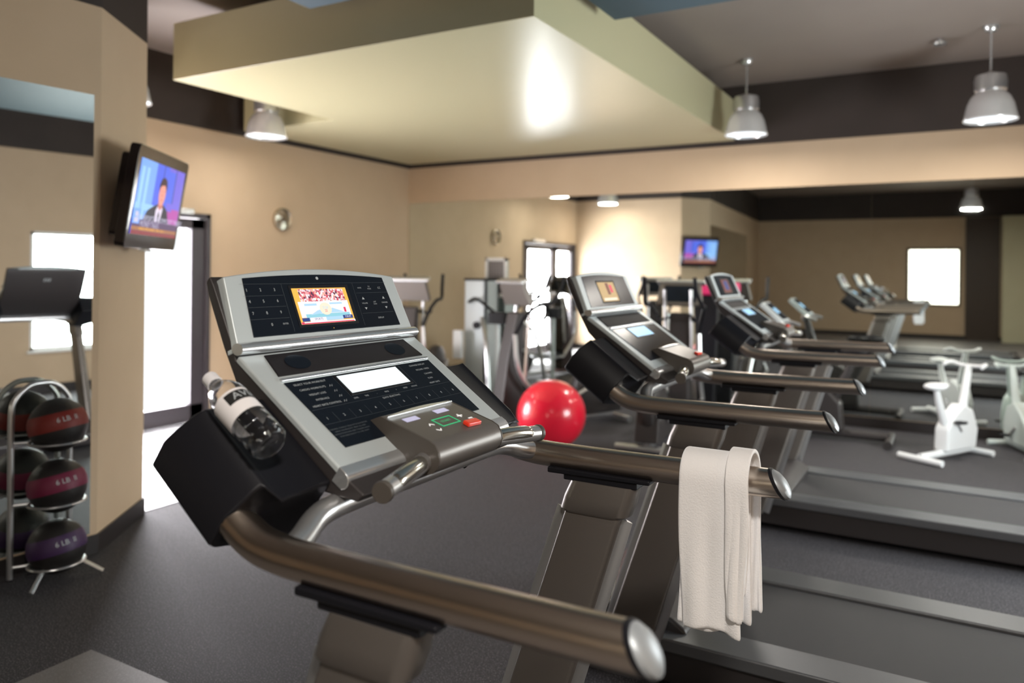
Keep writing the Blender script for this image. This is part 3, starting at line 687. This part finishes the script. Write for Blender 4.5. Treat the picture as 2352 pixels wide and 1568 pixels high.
# ------------------------------------------------------------------ elliptical trainer
def elliptical(loc,rz,label,shroud='dark_plastic'):
    r=root('elliptical_trainer',label,'elliptical trainer',loc,rz,'elliptical trainers by the door wall')
    MB('tube_silver').tube([(-.75,0,.06),(.75,0,.06)],.035,12,k=1).tube([(-.75,-.28,.04),(-.75,.28,.04)],.03,12,k=1).tube([(.75,-.30,.04),(.75,.30,.04)],.03,12,k=1).build('base_frame',r)
    MB(shroud).lathe([(0,-.07),(.20,-.07),(.27,-.05),(.28,0),(.27,.05),(.20,.07),(0,.07)],(-.52,0,.36),(0,1,0),32,False).prism([(-.8,.10),(-.25,.10),(-.15,.25),(-.30,.42),(-.72,.42)],-.10,.10).build('flywheel_shroud',r,bevel=.01)
    MB(shroud).prism([(.42,.08),(.70,.08),(.60,.75),(.50,1.15),(.42,1.15),(.44,.7)],-.10,.10).build('mast',r,bevel=.02)
    MB('tube_silver').tube([(.44,-.13,.5),(.40,-.13,1.0),(.36,-.13,1.38)],.016,8).tube([(.44,.13,.5),(.40,.13,1.0),(.36,.13,1.38)],.016,8).build('mast_trim',r)
    h=MB('upright_grey').slab(frame((.43,0,1.22),(0,1,0),(.35,0,.94)),[(-.23,0),(.23,0),(.20,.24),(-.20,.24)],-.03,.03).build('console',r,bevel=.01)
    MB('black_gloss').slab(frame((.43,0,1.22),(0,-1,0),(.35,0,.94)),[(-.17,.03),(.17,.03),(.15,.20),(-.15,.20)],.03,.033).build('display',h)
    MB('silver_bright').slab(frame((.43,0,1.22),(0,1,0),(.35,0,.94)),[(-.24,.23),(.24,.23),(.24,.26),(-.24,.26)],-.05,.045).build('reading_ledge',h,bevel=.006)
    for s in (-1,1):
        ph=.10*s
        a=MB('black_plastic').tube([(.50+ph,s*.20,.95),(.42+ph,s*.25,1.12),(.30+ph,s*.29,1.22),(.16+ph,s*.30,1.24),(.04+ph,s*.27,1.36),(-.02+ph,s*.26,1.50)],.019,12).build('moving_handle',r)
        MB('tube_silver').tube([(.50+ph,s*.20,.95),(.46+ph,s*.22,.60),(.42-ph,s*.22,.30)],.022,10).build('swing_arm',r)
        MB('tube_silver').tube([(.42-ph,s*.22,.30),(-.05,s*.20,.26+ph*.4),(-.52,s*.14,.36+ph)],.020,10).build('foot_bar',r)
        MB('black_plastic').b2((-.10,s*.13,.285+ph*.4),(.26,s*.29,.32+ph*.4)).b2((.24,s*.13,.285+ph*.4),(.27,s*.29,.37+ph*.4)).build('pedal',r,bevel=.008)
        MB('tube_silver').tube([(-.52,s*.09,.36),(-.52,s*.14,.36+ph)],.018,8,k=1).build('crank',r)
    for s in (-1,1): MB('black_plastic').tube([(.44,s*.10,1.10),(.30,s*.18,1.08),(.20,s*.16,1.14)],.015,8).build('fixed_handle',r)
    return r
elliptical((-5.25,7.12,0),math.radians(-72),'elliptical trainer with silver console ledge farthest back, near the corner of the room')
elliptical((-3.45,6.9,0),math.radians(-118),'dark elliptical trainer right behind the red exercise ball')
elliptical((-2.3,7.0,0),math.radians(95),'elliptical trainer standing between the second treadmill and the wall mirror')

# ------------------------------------------------------------------ weight stack machine
def tower():
    r=root('cable_machine','tall pale weight stack machine against the wall mirror, beside the framed grille','weight machine',(-5.2,8.3,0))
    MB('silver_paint').b2((-.16,-.14,.0),(.16,-.10,1.42)).b2((.12,-.14,0),(.16,.16,1.42)).b2((-.16,.12,0),(.16,.16,1.42)).build('shroud',r,bevel=.006)
    MB('black_plastic').b2((-.17,-.15,1.42),(.17,.17,1.45)).build('top_cap',r,bevel=.005)
    for i in range(10): MB('black_plastic').b2((-.13,-.09,.10+i*.045),(.10,.10,.14+i*.045)).build('weight_plate',r)
    MB('tube_silver').tube([(-.17,-.05,.1),(-.17,-.05,1.4)],.018,8,k=1).tube([(-.17,.05,.1),(-.17,.05,1.4)],.018,8,k=1).build('guide_rod',r)
    MB('black_plastic').lathe([(0,0),(.045,0),(.045,.03),(0,.03)],(.03,-.145,.86),(0,-1,0)).build('adjusting_knob',r)
    MB('tube_silver').tube([(.10,-.14,.95),(.32,-.40,.70),(.44,-.52,.04)],.028,10).tube([(.30,-.52,.03),(.60,-.52,.03)],.028,10,k=1).build('support_leg',r)
    MB('black_plastic').tube([(-.10,-.14,1.15),(.15,-.35,1.20),(.5,-.50,1.05)],.02,10).b2((.45,-.57,.92),(.66,-.43,1.06)).build('press_arm',r,bevel=.006)
    MB('white_plastic').b2((-.20,-.34,.45),(-.08,-.28,.80)).build('instruction_plate',r,bevel=.004)
    MB('silver_paint').tube([(.55,-.50,.95),(.55,-.50,.06)],.03,10,k=1).b2((.42,-.62,0),(.68,-.38,.05)).build('front_post',r,bevel=.005)
tower()
# framed grille on the mirror
r=root('wall_grille','white framed dark grille on the wall mirror, below the reflected clock','grille',(-5.11,MY-.006,1.46))
m=MB('white_frame')
for a,b in (((-.16,-.03,-.255),(-.125,0,.255)),((.125,-.03,-.255),(.16,0,.255)),((-.16,-.03,.215),(.16,0,.255)),((-.16,-.03,-.255),(.16,0,-.205))): m.b2(a,b)
m.build('grille_frame',r,bevel=.003)
m=MB('bronze_plastic').b2((-.125,-.006,-.205),(.125,0,.215)).use('upright_grey')
for i in range(14): m.b2((-.125,-.018,-.195+i*.03),(.125,-.006,-.185+i*.03))
for i in range(6): m.b2((-.105+i*.042,-.02,-.205),(-.098+i*.042,-.006,.215))
m.build('grille_bars',r)
tag(MB('white_frame').b2((-4.90,MY-.014,1.18),(-4.82,MY-.006,1.30)).b2((-4.87,MY-.018,1.225),(-4.85,MY-.014,1.255)).build('light_switch',bevel=.002),'small pale switch plate on the wall mirror just right of the framed grille','switch')

# ------------------------------------------------------------------ exercise bikes
def bike(loc,rz,label,body,sc=1,console=True):
    r=root('exercise_bike',label,'exercise bike',loc,rz,'exercise bikes by the wall mirror'); r.scale=(sc,)*3
    MB(body).tube([(-.5,0,.06),(.5,0,.06)],.04,12,k=1).tube([(-.5,-.25,.04),(-.5,.25,.04)],.035,12,k=1).tube([(.5,-.25,.04),(.5,.25,.04)],.035,12,k=1).build('base_frame',r)
    MB(body).prism([(-.12,.08),(.46,.08),(.50,.30),(.40,.52),(.22,.60),(.05,.50),(-.10,.34)],-.085,.085).build('drive_cover',r,bevel=.03,seg=4)
    MB(body).tube([(.30,0,.50),(.38,0,.80),(.44,0,1.02)],(.05,.035),12).build('front_post',r)
    MB(body).tube([(-.02,0,.36),(-.14,0,.60),(-.20,0,.78)],(.05,.03),12).build('seat_post',r)
    MB('black_plastic' if body!='white_plastic' else body).ball((-.22,0,.82),.15,24,14,(.95,.75,.30)).ball((-.08,0,.82),.08,20,12,(1.3,.55,.4)).build('saddle',r)
    MB(body if body!='dark_plastic' else 'tube_silver').tube([(.30,-.22,1.02),(.42,-.20,1.05),(.46,-.10,1.02),(.46,.10,1.02),(.42,.20,1.05),(.30,.22,1.02)],.019,10).build('handlebar',r)
    if console:
        F=frame((.40,0,1.06),(0,-1,0),(.75,0,.66))
        c=MB('silver_paint').slab(F,[(-.17,0),(.17,0),(.15,.26),(-.15,.26)],-.03,.02).build('console',r,bevel=.01)
        MB('black_gloss').slab(F,[(-.14,.02),(.14,.02),(.125,.24),(-.125,.24)],.02,.022).build('keypad',c)
        MB('lcd_blue').slab(F,[(-.06,.10),(.06,.10),(.06,.17),(-.06,.17)],.022,.023).build('readout_display',c)
    for s in (-1,1):
        MB('tube_silver').tube([(.14,s*.09,.30),(.14+s*.12,s*.11,.30-s*.12)],.014,8,k=1).build('crank_arm',r)
        MB('black_plastic').b2((.09+s*.12,s*.11,.285-s*.12),(.19+s*.12,s*.20,.315-s*.12)).build('pedal',r,bevel=.005)
bike((-.98,7.78,0),PI,'dark exercise bike beyond the third treadmill, with slanted silver console and pale readout','dark_plastic',1.02)
bike((-.02,7.50,.0),math.radians(60),'overexposed white exercise bike between the third treadmill and the mirror','white_plastic',.75,False)
bike((.60,8.0,0),math.radians(110),'pale grey green exercise bike at the right edge of the picture','pale_plastic',.72,False)
# slim black stand with magenta top
r=root('pedestal_stand','slim black stand with a magenta padded top under the reflected television','stand',(-2.26,8.15,0))
MB('black_plastic').b2((-.15,-.15,0),(.15,.15,.03)).build('foot_plate',r,bevel=.01)
MB('black_plastic').prism([(-.08,.03),(.08,.03),(.13,1.31),(-.13,1.31)],-.06,.06).build('column',r,bevel=.01)
MB('magenta_pad').b2((-.155,-.12,1.31),(.155,.12,1.44)).build('padded_top',r,bevel=.03,seg=4)

# ------------------------------------------------------------------ light
def area(name,loc,rot,sx,sy,e,col):
    l=bpy.data.lights.new(name,'AREA'); l.shape='RECTANGLE'; l.size=sx; l.size_y=sy; l.energy=e; l.color=col
    o=bpy.data.objects.new(name,l); COL.objects.link(o); o.location=loc; o.rotation_euler=rot; return o
# daylight arriving at the openings, each lamp lies just outside its glass
area('daylight_door',(DX-.17,4.25,1.10),(0,-PI/2,0),2.3,3.2,650,(1,.95,1.0))
area('daylight_window',(WX+.14,(WW[0][0]+WW[0][1])/2,(WW[0][2]+WW[0][3])/2),(0,PI/2,0),WW[0][3]-WW[0][2],WW[0][1]-WW[0][0],175,(.95,1,1))
area('daylight_window',((FW[0]+FW[1])/2,FY-.13,(FW[2]+FW[3])/2),(PI/2,0,0),FW[1]-FW[0],FW[3]-FW[2],18,(1,.90,.72))
w=bpy.data.worlds.new('outside'); scn.world=w; w.use_nodes=True
w.node_tree.nodes['Background'].inputs[0].default_value=(.95,.98,1,1); w.node_tree.nodes['Background'].inputs[1].default_value=1.5

# ------------------------------------------------------------------ camera
cam=bpy.data.cameras.new('camera'); co=bpy.data.objects.new('camera',cam); COL.objects.link(co)
fpx=1760.0; th=math.atan(1008/fpx); roll=math.radians(.59)
cam.sensor_width=36; cam.sensor_fit='HORIZONTAL'; cam.lens=fpx/2352*36
co.location=(0,0,1.55)
R=Matrix.Rotation(th,4,'Z')@Matrix.Rotation(PI/2,4,'X')@Matrix.Rotation(roll,4,'Z')
co.rotation_euler=R.to_euler()
cam.shift_y=-(784-621.6)/2352; cam.clip_start=.05
cam.dof.use_dof=True; cam.dof.focus_distance=2.0; cam.dof.aperture_fstop=1.9; cam.dof.aperture_blades=0
scn.camera=co
scn.view_settings.view_transform='Standard'; scn.view_settings.look='None'; scn.view_settings.gamma=1; scn.view_settings.use_curve_mapping=False
scn.view_settings.exposure=0.22
try:
    scn.cycles.max_bounces=14; scn.cycles.glossy_bounces=8; scn.cycles.transmission_bounces=10; scn.cycles.transparent_max_bounces=16; scn.cycles.caustics_reflective=True
except Exception: pass
